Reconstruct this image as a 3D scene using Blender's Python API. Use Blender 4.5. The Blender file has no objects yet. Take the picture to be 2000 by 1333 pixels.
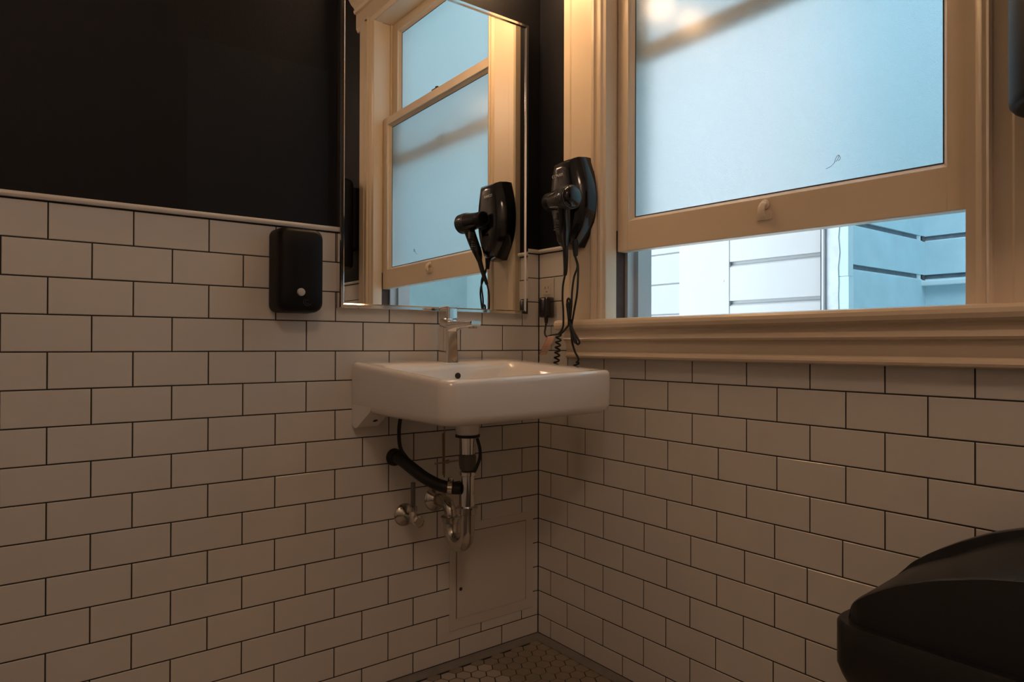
import bpy, bmesh, math, random
from mathutils import Vector, Matrix
random.seed(7)
S = bpy.context.scene
COL = S.collection
PI = math.pi

# ------------------------------------------------------------------ camera
YAW, PITCH, ROLL = 0.91582394, 0.00548987, 0.0028793
F = Vector((math.cos(PITCH)*math.cos(YAW), math.cos(PITCH)*math.sin(YAW), math.sin(PITCH)))
Rt = Vector((math.sin(YAW), -math.cos(YAW), 0)); Up = Rt.cross(F)
c_, s_ = math.cos(ROLL), math.sin(ROLL)
R2 = c_*Rt + s_*Up; U2 = -s_*Rt + c_*Up
cam_data = bpy.data.cameras.new('camera'); cam = bpy.data.objects.new('camera', cam_data); COL.objects.link(cam)
cam_data.sensor_width = 36; cam_data.lens = 1330.48*36/2000; cam_data.clip_start = 0.02
m = Matrix((R2, U2, -F)).transposed().to_4x4(); m.translation = Vector((-1.41625, -1.70112, 0.94372))
cam.matrix_world = m
S.camera = cam

# ------------------------------------------------------------------ world, lights, exposure
SKY = 5.9
GLOBE = 52.0
CEIL = 17.3
EXPOSURE = 0.0
w = bpy.data.worlds.new('overcast_sky'); S.world = w; w.use_nodes = True
nt = w.node_tree; bg = nt.nodes['Background']
tc = nt.nodes.new('ShaderNodeTexCoord'); sx = nt.nodes.new('ShaderNodeSeparateXYZ'); rmp = nt.nodes.new('ShaderNodeValToRGB')
rmp.color_ramp.elements[0].position = 0.0; rmp.color_ramp.elements[0].color = (0.80, 0.89, 0.94, 1)
rmp.color_ramp.elements[1].position = 0.7; rmp.color_ramp.elements[1].color = (0.87, 0.94, 1.0, 1)
nt.links.new(tc.outputs['Generated'], sx.inputs[0]); nt.links.new(sx.outputs['Z'], rmp.inputs[0]); nt.links.new(rmp.outputs[0], bg.inputs[0])
bg.inputs[1].default_value = SKY
vs = S.view_settings
vs.view_transform = 'Standard'; vs.look = 'None'; vs.gamma = 1; vs.exposure = EXPOSURE; vs.use_curve_mapping = False

# ------------------------------------------------------------------ materials
def mat(name, color, rough=0.5, metal=0.0, spec=0.5, bump=0.0, bscale=60, var=0.0, vscale=6, coat=0.0, emit=None, estr=0.0):
    m = bpy.data.materials.new(name); m.use_nodes = True
    n = m.node_tree; b = n.nodes['Principled BSDF']
    b.inputs['Base Color'].default_value = (*color, 1); b.inputs['Roughness'].default_value = rough
    b.inputs['Metallic'].default_value = metal; b.inputs['Specular IOR Level'].default_value = spec
    b.inputs['Coat Weight'].default_value = coat
    if emit: b.inputs['Emission Color'].default_value = (*emit, 1); b.inputs['Emission Strength'].default_value = estr
    t = n.nodes.new('ShaderNodeTexCoord')
    if bump:
        no = n.nodes.new('ShaderNodeTexNoise'); no.inputs['Scale'].default_value = bscale; no.inputs['Detail'].default_value = 3
        bp = n.nodes.new('ShaderNodeBump'); bp.inputs['Strength'].default_value = bump; bp.inputs['Distance'].default_value = 0.004
        n.links.new(t.outputs['Object'], no.inputs['Vector']); n.links.new(no.outputs['Fac'], bp.inputs['Height']); n.links.new(bp.outputs[0], b.inputs['Normal'])
    if var:
        no = n.nodes.new('ShaderNodeTexNoise'); no.inputs['Scale'].default_value = vscale; no.inputs['Detail'].default_value = 5
        mx = n.nodes.new('ShaderNodeMix'); mx.data_type = 'RGBA'
        mx.inputs[6].default_value = (*[c*(1-var) for c in color], 1); mx.inputs[7].default_value = (*[min(1, c*(1+var)) for c in color], 1)
        n.links.new(t.outputs['Object'], no.inputs['Vector']); n.links.new(no.outputs['Fac'], mx.inputs[0]); n.links.new(mx.outputs[2], b.inputs['Base Color'])
    return m
M = {}
M['tile'] = mat('glazed_tile', (0.66, 0.63, 0.59), 0.2, bump=0.05, bscale=14, var=0.03, vscale=9)
M['grout'] = mat('dark_grout', (0.02, 0.017, 0.015), 0.9)
M['black_paint'] = mat('black_wall_paint', (0.0042, 0.0050, 0.0085), 0.55, spec=0.22, bump=0.12, bscale=180)
M['cream'] = mat('cream_gloss_paint', (0.73, 0.61, 0.465), 0.3, bump=0.12, bscale=26, var=0.04, vscale=5)
M['raw_wood'] = mat('old_dark_wood', (0.06, 0.035, 0.028), 0.7, bump=0.4, bscale=70, var=0.4, vscale=40)
M['out_paint'] = mat('white_outdoor_paint', (0.40, 0.425, 0.44), 0.5)
M['white_siding'] = mat('white_siding_paint', (0.32, 0.345, 0.36), 0.55, var=0.03, vscale=10)
M['blue_siding'] = mat('blue_siding_paint', (0.28, 0.48, 0.57), 0.55, var=0.16, vscale=9, bump=0.1, bscale=30)
M['blue_trim'] = mat('blue_trim_paint', (0.36, 0.54, 0.61), 0.5, var=0.08, vscale=14)
M['grime'] = mat('dark_grime', (0.055, 0.065, 0.075), 0.9, var=0.4, vscale=30)
M['siding_grime_shade'] = mat('soft_siding_grime_shade', (0.10, 0.14, 0.17), 0.9, var=0.45, vscale=25)  # grime colour that also paints in the shade of the board grooves
M['galv'] = mat('galvanised_flashing', (0.33, 0.39, 0.43), 0.45, metal=0.5, var=0.25, vscale=22)
M['porcelain'] = mat('white_porcelain', (0.80, 0.77, 0.74), 0.08, coat=0.6)
M['chrome'] = mat('chrome', (0.82, 0.80, 0.78), 0.09, metal=1.0)
M['dull_chrome'] = mat('tarnished_chrome', (0.60, 0.56, 0.50), 0.18, metal=1.0, var=0.2, vscale=40)
M['brass'] = mat('aged_brass', (0.30, 0.23, 0.16), 0.4, metal=0.9)
M['rubber'] = mat('black_rubber', (0.010, 0.010, 0.011), 0.5)
M['gloss_black'] = mat('glossy_black_plastic', (0.008, 0.008, 0.010), 0.12, coat=0.3)
M['satin_black'] = mat('satin_black_plastic', (0.005, 0.005, 0.006), 0.5, spec=0.22, bump=0.04, bscale=300)
M['bin_black'] = mat('matte_black_bin_plastic', (0.009, 0.009, 0.010), 0.34, bump=0.15, bscale=500)
M['grey_plastic'] = mat('grey_plastic', (0.12, 0.11, 0.10), 0.5)
M['knob'] = mat('white_push_button', (0.50, 0.48, 0.44), 0.35)
M['print'] = mat('silver_print', (0.60, 0.60, 0.62), 0.4)
M['badge'] = mat('dark_grey_badge', (0.06, 0.06, 0.065), 0.35)
M['outlet'] = mat('outlet_plastic', (0.60, 0.54, 0.48), 0.35)
M['slot'] = mat('dark_slot', (0.03, 0.02, 0.02), 0.8)
M['panel'] = mat('painted_access_panel', (0.62, 0.575, 0.52), 0.42, var=0.03, vscale=6)
M['seam'] = mat('panel_seam', (0.035, 0.03, 0.025), 0.8)
M['tag'] = mat('tag_paper', (0.92, 0.78, 0.66), 0.6)
M['tag_red'] = mat('tag_red_print', (0.75, 0.30, 0.20), 0.6)
M['cove'] = mat('grey_floor_edge_strip', (0.22, 0.20, 0.175), 0.35, var=0.25, vscale=20)
M['ceiling'] = mat('cream_ceiling_paint', (0.72, 0.68, 0.60), 0.6)
M['other_wall'] = mat('room_tile_paint', (0.68, 0.65, 0.62), 0.5)
M['latch'] = mat('dark_latch_metal', (0.04, 0.035, 0.03), 0.4, metal=0.7)
M['globe'] = mat('lit_globe_glass', (1, .9, .8), 0.3, emit=(1.0, 0.60, 0.30), estr=GLOBE)
M['diffuser'] = mat('lit_diffuser', (1, .95, .9), 0.3, emit=(1.0, 0.675, 0.48), estr=CEIL)
M['concrete'] = mat('lightwell_concrete', (0.35, 0.37, 0.38), 0.8, var=0.2, vscale=5)

def wall_paint_with_patch():
    m = mat('black_wall_paint_with_touch_up_patch', (0.0038, 0.0046, 0.0075), 0.55, spec=0.22, bump=0.1, bscale=180)
    n = m.node_tree; b = n.nodes['Principled BSDF']
    g = n.nodes.new('ShaderNodeNewGeometry'); sp = n.nodes.new('ShaderNodeSeparateXYZ'); n.links.new(g.outputs['Position'], sp.inputs[0])
    def cmp(op, sock, v):
        k = n.nodes.new('ShaderNodeMath'); k.operation = op; n.links.new(sock, k.inputs[0]); k.inputs[1].default_value = v; return k.outputs[0]
    def mul(a, c):
        k = n.nodes.new('ShaderNodeMath'); k.operation = 'MULTIPLY'; n.links.new(a, k.inputs[0]); n.links.new(c, k.inputs[1]); return k.outputs[0]
    f = mul(mul(cmp('GREATER_THAN', sp.outputs['X'], -1.055), cmp('LESS_THAN', sp.outputs['X'], -0.715)), cmp('LESS_THAN', sp.outputs['Z'], 1.658))
    mx = n.nodes.new('ShaderNodeMix'); mx.data_type = 'RGBA'
    mx.inputs[6].default_value = (0.0045, 0.0048, 0.0072, 1); mx.inputs[7].default_value = (0.0080, 0.0098, 0.0140, 1)
    n.links.new(f, mx.inputs[0]); n.links.new(mx.outputs[2], b.inputs['Base Color'])
    return m
M['black_patch'] = wall_paint_with_patch()

def frosted():
    m = bpy.data.materials.new('frosted_glass'); m.use_nodes = True
    n = m.node_tree; b = n.nodes['Principled BSDF']; out = n.nodes['Material Output']
    b.inputs['Base Color'].default_value = (0.99, 1.0, 1.0, 1); b.inputs['Transmission Weight'].default_value = 1
    b.inputs['Roughness'].default_value = 0.33; b.inputs['IOR'].default_value = 1.2
    b.inputs['Coat Weight'].default_value = 0.55; b.inputs['Coat Roughness'].default_value = 0.17
    t = n.nodes.new('ShaderNodeTexCoord'); no = n.nodes.new('ShaderNodeTexNoise'); no.inputs['Scale'].default_value = 520; no.inputs['Detail'].default_value = 1
    bp = n.nodes.new('ShaderNodeBump'); bp.inputs['Strength'].default_value = 0.75; bp.inputs['Distance'].default_value = 0.002
    n.links.new(t.outputs['Object'], no.inputs['Vector']); n.links.new(no.outputs['Fac'], bp.inputs['Height']); n.links.new(bp.outputs[0], b.inputs['Normal'])
    tr = n.nodes.new('ShaderNodeBsdfTranslucent'); tr.inputs[0].default_value = (0.76, 0.92, 0.97, 1); n.links.new(bp.outputs[0], tr.inputs['Normal'])
    mx = n.nodes.new('ShaderNodeMixShader'); mx.inputs[0].default_value = 0.22
    n.links.new(b.outputs[0], mx.inputs[1]); n.links.new(tr.outputs[0], mx.inputs[2]); n.links.new(mx.outputs[0], out.inputs[0])
    return m
M['frosted'] = frosted()
M['mirror'] = mat('mirror_silver', (0.90, 0.91, 0.90), 0.0, metal=1.0)

# ------------------------------------------------------------------ mesh helpers
def finish(name, bm, mats, parent=None, smooth=False, autos=None):
    me = bpy.data.meshes.new(name)
    bmesh.ops.recalc_face_normals(bm, faces=bm.faces)
    if smooth:
        for f in bm.faces: f.smooth = True
        lim = math.radians(autos or 40)
        for e in bm.edges:
            if len(e.link_faces) == 2 and e.calc_face_angle(0) > lim: e.smooth = False
    bm.to_mesh(me); bm.free()
    for mm in (mats if isinstance(mats, (list, tuple)) else [mats]): me.materials.append(mm)
    o = bpy.data.objects.new(name, me); COL.objects.link(o)
    if parent:
        o.parent = parent
        bpy.context.view_layer.update()
        o.matrix_parent_inverse = parent.matrix_world.inverted()
    return o
def NB(): return bmesh.new()
def box(bm, x0, x1, y0, y1, z0, z1, bev=0.0, seg=2, mi=0):
    vs = [bm.verts.new((x, y, z)) for x in (x0, x1) for y in (y0, y1) for z in (z0, z1)]
    q = [(0,1,3,2),(4,6,7,5),(0,4,5,1),(2,3,7,6),(0,2,6,4),(1,5,7,3)]
    fs = [bm.faces.new([vs[i] for i in k]) for k in q]
    for f in fs: f.material_index = mi
    if bev > 0:
        es = list({e for f in fs for e in f.edges})
        r = bmesh.ops.bevel(bm, geom=es, offset=bev, segments=seg, affect='EDGES', profile=0.5)
        for f in r['faces']: f.material_index = mi
def prism(bm, pts, axis, a, b, mi=0):
    """closed 2-D outline pushed along an axis; pts in the order of the other two axes"""
    def P(u, v, t): return {'x': (t, u, v), 'y': (u, t, v), 'z': (u, v, t)}[axis]
    A = [bm.verts.new(P(u, v, a)) for u, v in pts]; B = [bm.verts.new(P(u, v, b)) for u, v in pts]
    n = len(pts); fs = [bm.faces.new(A), bm.faces.new(B[::-1])]
    for i in range(n): fs.append(bm.faces.new((A[i], B[i], B[(i+1) % n], A[(i+1) % n])))
    for f in fs: f.material_index = mi
    return fs
def catmull(pts, n=8):
    pts = [Vector(p) for p in pts]
    if len(pts) < 3: return pts
    P = [2*pts[0]-pts[1]] + pts + [2*pts[-1]-pts[-2]]; out = []
    for i in range(1, len(P)-2):
        for k in range(n):
            t = k/n; a, b, c, d = P[i-1], P[i], P[i+1], P[i+2]
            out.append(0.5*((2*b)+(c-a)*t+(2*a-5*b+4*c-d)*t*t+(3*b-a-3*c+d)*t**3))
    out.append(pts[-1]); return out
def tube(bm, pts, r, seg=12, cap=True, mi=0, flat=None):
    """r: number or list of radii; flat scales the second axis"""
    pts = [Vector(p) for p in pts]; n = len(pts)
    rs = r if isinstance(r, (list, tuple)) else [r]*n
    T = []
    for i in range(n):
        d = pts[min(i+1, n-1)]-pts[max(i-1, 0)]; T.append(d.normalized() if d.length > 0 else Vector((0,0,1)))
    ref = Vector((0,0,1)) if abs(T[0].z) < .9 else Vector((1,0,0))
    N = (ref - T[0]*ref.dot(T[0])).normalized(); rings = []
    for i in range(n):
        N = N - T[i]*N.dot(T[i]); N.normalize(); B = T[i].cross(N)
        rings.append([bm.verts.new(pts[i] + (N*math.cos(2*PI*k/seg) + B*math.sin(2*PI*k/seg)*(flat or 1))*rs[i]) for k in range(seg)])
    for i in range(n-1):
        for k in range(seg):
            f = bm.faces.new((rings[i][k], rings[i][(k+1) % seg], rings[i+1][(k+1) % seg], rings[i+1][k])); f.material_index = mi
    if cap:
        bm.faces.new(rings[0][::-1]).material_index = mi; bm.faces.new(rings[-1]).material_index = mi
def lathe(bm, origin, direction, prof, seg=28, mi=0):
    """prof: list of (distance along direction, radius)"""
    d = Vector(direction).normalized(); o = Vector(origin)
    tube(bm, [o + d*(a + 1e-5*i) for i, (a, r) in enumerate(prof)], 1, seg=3) if False else None
    ref = Vector((0,0,1)) if abs(d.z) < .9 else Vector((1,0,0))
    N = (ref - d*ref.dot(d)).normalized(); B = d.cross(N); rings = []
    for a, r in prof: rings.append([bm.verts.new(o + d*a + (N*math.cos(2*PI*k/seg)+B*math.sin(2*PI*k/seg))*max(r, 1e-5)) for k in range(seg)])
    for i in range(len(prof)-1):
        for k in range(seg):
            bm.faces.new((rings[i][k], rings[i][(k+1) % seg], rings[i+1][(k+1) % seg], rings[i+1][k])).material_index = mi
    bm.faces.new(rings[0][::-1]).material_index = mi; bm.faces.new(rings[-1]).material_index = mi
def rrect(hx, hy, r, n=6):
    out = []
    r = min(r, hx-1e-4, hy-1e-4)
    for cx, cy, a0 in ((hx-r, hy-r, 0), (-hx+r, hy-r, PI/2), (-hx+r, -hy+r, PI), (hx-r, -hy+r, 1.5*PI)):
        for k in range(n+1):
            a = a0 + PI/2*k/n; out.append((cx+r*math.cos(a), cy+r*math.sin(a)))
    return out
def loft(bm, rings, cap0=True, cap1=True, mi=0):
    R = [[bm.verts.new(p) for p in ring] for ring in rings]; n = len(R[0])
    for i in range(len(R)-1):
        for k in range(n): bm.faces.new((R[i][k], R[i][(k+1) % n], R[i+1][(k+1) % n], R[i+1][k])).material_index = mi
    if cap0: bm.faces.new(R[0][::-1]).material_index = mi
    if cap1: bm.faces.new(R[-1]).material_index = mi
def thing(name, label, cat, loc, group=None):
    o = bpy.data.objects.new(name, None); COL.objects.link(o); o.location = loc; o.empty_display_size = 0.05
    o['label'] = label; o['category'] = cat
    if group: o['group'] = group
    bpy.context.view_layer.update(); return o
def tag(o, label, cat, group=None):
    o['label'] = label; o['category'] = cat
    if group: o['group'] = group
    return o
def struct(o, label=None):
    o['kind'] = 'structure'
    if label: o['label'] = label
    return o

# ------------------------------------------------------------------ dimensions
Z0 = 1.23702            # top of the tile field
H = 0.0778              # course height
ZB = 0.012              # bottom of the tile field
CEILZ = 2.75
XL, YB = -2.35, -2.75   # far ends of the two walls
WIN_Y0, WIN_Y1 = -1.222, -0.312     # clear opening
WIN_Z0, WIN_Z1 = 1.018, 2.445
G = 0.0013              # half of a joint

def tiles(bm, joint0, pitch, vertical_parity, length, place, zlim=None, holes=(), drift=None):
    """running bond; place(u, z, d) -> point, u = distance from the corner, d = height of the glaze off the grout"""
    T = 0.0062
    for row in range(1, 17):
        zt = Z0-(row-1)*H; zb = max(Z0-row*H, ZB)
        p = pitch*(drift(row) if drift else 1)
        par = vertical_parity(row)
        js = [joint0+p*j for j in range(-3, 80) if j % 2 == par and 0.004 < joint0+p*j < length]
        us = [0.0]+js+[length]
        for a, b in zip(us[:-1], us[1:]):
            segs = [(a+G, b-G, zb+G, zt-G)]
            for (h0, h1, k0, k1) in holes:      # cut the tile round a fitting
                new = []
                for (u0, u1, v0, v1) in segs:
                    if u1 <= h0 or u0 >= h1 or v1 <= k0 or v0 >= k1: new.append((u0, u1, v0, v1)); continue
                    if u0 < h0: new.append((u0, h0, v0, v1))
                    if u1 > h1: new.append((h1, u1, v0, v1))
                    uu0, uu1 = max(u0, h0), min(u1, h1)
                    if v0 < k0: new.append((uu0, uu1, v0, k0))
                    if v1 > k1: new.append((uu0, uu1, k1, v1))
                segs = new
            tilt = [random.uniform(-0.00022, 0.00022) for _ in range(4)]
            for (u0, u1, v0, v1) in segs:
                if u1-u0 < 0.004 or v1-v0 < 0.004: continue
                e = 0.0012
                base = [bm.verts.new(place(u, v, 0)) for u, v in ((u0, v0), (u1, v0), (u1, v1), (u0, v1))]
                mid = [bm.verts.new(place(u, v, T-e)) for u, v in ((u0, v0), (u1, v0), (u1, v1), (u0, v1))]
                top = [bm.verts.new(place(u, v, T+tilt[i])) for i, (u, v) in enumerate(((u0+e, v0+e), (u1-e, v0+e), (u1-e, v1-e), (u0+e, v1-e)))]
                for A, B in ((base, mid), (mid, top)):
                    for k in range(4): bm.faces.new((A[k], A[(k+1) % 4], B[(k+1) % 4], B[k]))
                bm.faces.new(top)
    return T

# ------------------------------------------------------------------ room shell
TT = 0.0062
bm = NB(); box(bm, XL-0.1, 0.15, TT-0.004, 0.14, -0.05, CEILZ+0.1)
wl = struct(finish('wall_left', bm, M['black_patch']))
bm = NB()
PANEL = (0.0235, 0.3400, 0.1000, 0.4150)
tiles(bm, 0.0676, 0.0782957, lambda r: 0 if r % 2 else 1, -XL, lambda u, z, d: (-u, TT-0.0045-d+0.0045, z), holes=())
finish('tile_field', bm, M['tile'], wl)
bm = NB(); box(bm, XL, -0.0, TT-0.0048, TT+0.002, ZB-0.004, Z0+0.002)
finish('grout_bed', bm, M['grout'], wl)
bm = NB()
prof = [(TT, Z0+0.0022), (-0.006, Z0+0.0022), (-0.0085, Z0+0.006), (-0.0085, Z0+0.010), (-0.0055, Z0+0.0145), (TT, Z0+0.0155)]
prism(bm, prof, 'x', XL, -0.0005)
finish('tile_edge_trim', bm, M['tile'], wl, smooth=True)

bm = NB()   # window wall in pieces round the opening
XW = TT-0.004
box(bm, XW, 0.149, WIN_Y1+0.0155, 0.0, -0.05, CEILZ+0.1); box(bm, XW, 0.149, YB-0.1, WIN_Y0-0.0155, -0.05, CEILZ+0.1)
box(bm, XW, 0.149, WIN_Y0-0.0155, WIN_Y1+0.0155, -0.05, WIN_Z0-0.045); box(bm, XW, 0.149, WIN_Y0-0.0155, WIN_Y1+0.0155, WIN_Z1+0.012, CEILZ+0.1)
wr = struct(finish('wall_right', bm, M['black_paint']))
bm = NB()
OUT = (0.0145, 0.0760, 1.036, 1.1545)
tiles(bm, 0.0602150, 0.0781931, lambda r: 1 if r % 2 else 0, -YB, lambda u, z, d: (TT-d, -u, z),
      holes=[(0.150, 1.345, 0.915, 2.0)], drift=lambda r: 1 if r < 10 else (0.993 if r < 13 else 0.9885))
finish('tile_field', bm, M['tile'], wr)
bm = NB(); box(bm, TT-0.0048, TT+0.002, YB, -0.0, ZB-0.004, 0.905); box(bm, TT-0.0048, TT+0.002, -0.152, 0, 0.905, Z0+0.002)
box(bm, TT-0.0048, TT+0.002, YB, -1.340, 0.905, Z0+0.002)
finish('grout_bed', bm, M['grout'], wr)
bm = NB(); pr = [(a, b) for a, b in prof]
prism(bm, pr, 'y', -0.0005, -0.150); prism(bm, pr, 'y', -1.345, YB)
finish('tile_edge_trim', bm, M['tile'], wr, smooth=True)

bm = NB(); box(bm, XL-0.1, XL, YB-0.1, 0.1, -0.05, CEILZ+0.1); struct(finish('wall_side', bm, M['other_wall']))
bm = NB(); box(bm, XL-0.1, 0.15, YB-0.1, YB, -0.05, CEILZ+0.1); struct(finish('wall_back', bm, M['other_wall']))
bm = NB(); box(bm, XL-0.1, 0.15, YB-0.1, 0.14, CEILZ, CEILZ+0.1); struct(finish('ceiling', bm, M['ceiling']))

# floor: grout slab and hexagon mosaic
bm = NB(); box(bm, XL-0.1, 0.15, YB-0.1, 0.14, -0.06, -0.0012)
fl = struct(finish('floor', bm, M['grout']))
bm = NB(); P = 0.0432; rr = P/math.sqrt(3)-0.0016
ix = 0
x = -0.037
while x > -1.35:
    y = -0.030 + (P/2 if ix % 2 else 0)
    while y > -1.75:
        cc = [(x+rr*math.cos(PI/3*k), y+rr*math.sin(PI/3*k)) for k in range(6)]
        if min(p[0] for p in cc) < -0.030 and min(p[1] for p in cc) < -0.030:
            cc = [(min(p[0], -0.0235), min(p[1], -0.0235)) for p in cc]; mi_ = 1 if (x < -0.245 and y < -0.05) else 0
            z = random.uniform(-0.0001, 0.0001)
            a = [bm.verts.new((p[0], p[1], -0.0012)) for p in cc]
            b = [bm.verts.new((x+(p[0]-x)*0.965, y+(p[1]-y)*0.965, z)) for p in cc]
            for k in range(6): bm.faces.new((a[k], a[(k+1) % 6], b[(k+1) % 6], b[k]))
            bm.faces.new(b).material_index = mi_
        y -= P
    x -= P*math.sqrt(3)/2; ix += 1
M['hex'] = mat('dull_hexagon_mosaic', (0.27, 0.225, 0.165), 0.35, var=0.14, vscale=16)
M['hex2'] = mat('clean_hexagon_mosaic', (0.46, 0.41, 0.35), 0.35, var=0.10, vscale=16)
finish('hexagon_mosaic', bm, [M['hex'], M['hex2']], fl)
bm = NB(); pc = [(0.0, ZB), (-0.010, ZB-0.0015), (-0.020, 0.0035), (-0.022, -0.001), (0.0, -0.001)]
prism(bm, [(a, b) for a, b in pc], 'x', XL, 0.0)
struct(finish('baseboard_left', bm, M['cove'], smooth=True))
bm = NB(); prism(bm, [(a, b) for a, b in pc], 'y', YB, -0.012)
struct(finish('baseboard_right', bm, M['cove'], smooth=True))

# ------------------------------------------------------------------ window_1
win = bpy.data.objects.new('window_1', None); COL.objects.link(win); win.location = (0, -0.767, WIN_Z0); struct(win)
bpy.context.view_layer.update()
# casing boards, profile in (y, x): front faces the room (negative x)
def casing(profile, z0, z1, name='window_casing'):
    bm = NB(); prism(bm, [(x, y) for y, x in profile], 'z', z0, z1)
    return finish(name, bm, M['cream'], win, smooth=True, autos=25)
XF = -0.021
left_prof = [(-0.142, TT), (-0.142, -0.018), (-0.146, XF-0.003), (-0.172, XF-0.003), (-0.177, XF), (-0.181, XF),
             (-0.262, XF), (-0.264, XF-0.004), (-0.270, XF-0.007), (-0.277, XF-0.005), (-0.280, XF+0.001), (-0.284, XF+0.003), (-0.292, XF-0.001),
             (-0.299, XF+0.001), (-0.303, XF+0.007), (-0.3115, XF+0.010), (-0.3115, TT)]
right_prof = [(-1.348, TT), (-1.348, -0.018), (-1.345, XF-0.003), (-1.301, XF-0.003), (-1.2965, XF), (-1.292, XF),
              (-1.270, XF), (-1.268, XF-0.004), (-1.264, XF-0.006), (-1.260, XF-0.003), (-1.257, XF+0.002), (-1.251, XF+0.001), (-1.245, XF+0.003),
              (-1.239, XF+0.008), (-1.2345, XF+0.009), (-1.2225, XF+0.010), (-1.2225, TT)]
casing(left_prof, 1.016, 2.470); casing(right_prof, 1.016, 2.470)
# head casing with cornice: profile (x, z)
bm = NB()
hp = [(TT, 2.446), (XF+0.008, 2.446), (XF, 2.462), (XF, 2.530), (-0.032, 2.533), (-0.036, 2.545), (-0.030, 2.552), (-0.034, 2.560), (-0.048, 2.572), (-0.066, 2.600), (-0.075, 2.606), (-0.078, 2.622), (-0.078, 2.640), (TT, 2.640)]
prism(bm, hp, 'y', -1.395, -0.095)
finish('head_casing', bm, M['cream'], win, smooth=True, autos=25)
# stool and apron, one moulded run
bm = NB()
sp_ = [(0.032, 1.018), (-0.044, 1.018), (-0.052, 1.0155), (-0.056, 1.010), (-0.057, 1.002), (-0.054, 0.993), (-0.048, 0.988), (-0.036, 0.986),
       (-0.034, 0.980), (-0.036, 0.972), (-0.041, 0.966), (-0.043, 0.961), (-0.040, 0.956), (-0.033, 0.953), (-0.030, 0.946), (-0.0295, 0.930), (-0.026, 0.923), (-0.027, 0.920), (-0.031, 0.917), (-0.033, 0.912),
       (-0.031, 0.907), (-0.024, 0.904), (TT-0.003, 0.904), (TT-0.003, 0.988), (0.032, 0.988)]
prism(bm, sp_[:1]+[(0.0, 1.018)]+sp_[1:], 'y', WIN_Y1, WIN_Y0)
sp2 = [(TT-0.003, 1.018)] + sp_[1:-2] 
prism(bm, sp2, 'y', -0.165, WIN_Y1); prism(bm, sp2, 'y', WIN_Y0, -1.47)
prism(bm, [(TT, 1.018)] + sp_[1:8] + [(TT, 0.986)], 'y', -0.138, -0.165)
finish('window_sill', bm, M['cream'], win, smooth=True, autos=25)
# outer sill, sloping out
bm = NB(); prism(bm, [(0.030, 1.014), (0.150, 1.008), (0.185, 1.004), (0.185, 0.975), (0.030, 0.985)], 'y', WIN_Y1+0.0, WIN_Y0)
finish('outer_sill', bm, M['out_paint'], win)
# jamb liners: cream inside edge, dark worn track for the lower sash, painted outside
for ys, s, nm in ((WIN_Y1, 1, 'jamb_liner'), (WIN_Y0, -1, 'jamb_liner')):
    bm = NB()
    box(bm, XF+0.012, 0.033, ys, ys+s*0.015, WIN_Z0, WIN_Z1)
    finish('window_stop', bm, M['cream'], win)
    bm = NB(); box(bm, 0.033, 0.073, ys+s*0.003, ys+s*0.015, WIN_Z0, WIN_Z0+0.26); finish('sash_track', bm, M['raw_wood'], win)
    bm = NB(); box(bm, 0.033, 0.073, ys+s*0.003, ys+s*0.015, WIN_Z0+0.26, WIN_Z1)
    box(bm, 0.0735, 0.15, ys-s*0.004, ys+s*0.014, 1.74, WIN_Z1); finish('jamb_liner', bm, M['cream'], win)
    bm = NB(); box(bm, 0.073, 0.080, ys-s*0.008, ys+s*0.014, WIN_Z0-0.01, 1.74); box(bm, 0.114, 0.150, ys-s*0.012, ys+s*0.014, WIN_Z0-0.01, WIN_Z1)
    box(bm, 0.080, 0.114, ys+s*0.003, ys+s*0.015, WIN_Z0-0.01, 1.74)
    box(bm, 0.150, 0.175, ys-s*0.010, ys+s*0.09, WIN_Z0-0.03, WIN_Z1+0.05); finish('outer_casing', bm, M['out_paint'], win)
bm = NB(); box(bm, XF+0.012, 0.15, WIN_Y0, WIN_Y1, WIN_Z1, WIN_Z1+0.011); finish('head_jamb', bm, M['cream'], win)
# pulley slot in the far jamb
bm = NB(); 
loft(bm, [[(0.052+a, WIN_Y0-0.0075+d, 2.23+b) for a, b in rrect(0.009, 0.022, 0.0088)] for d in (0.0, 0.0015)])
finish('sash_pulley', bm, M['latch'], win)

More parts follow.
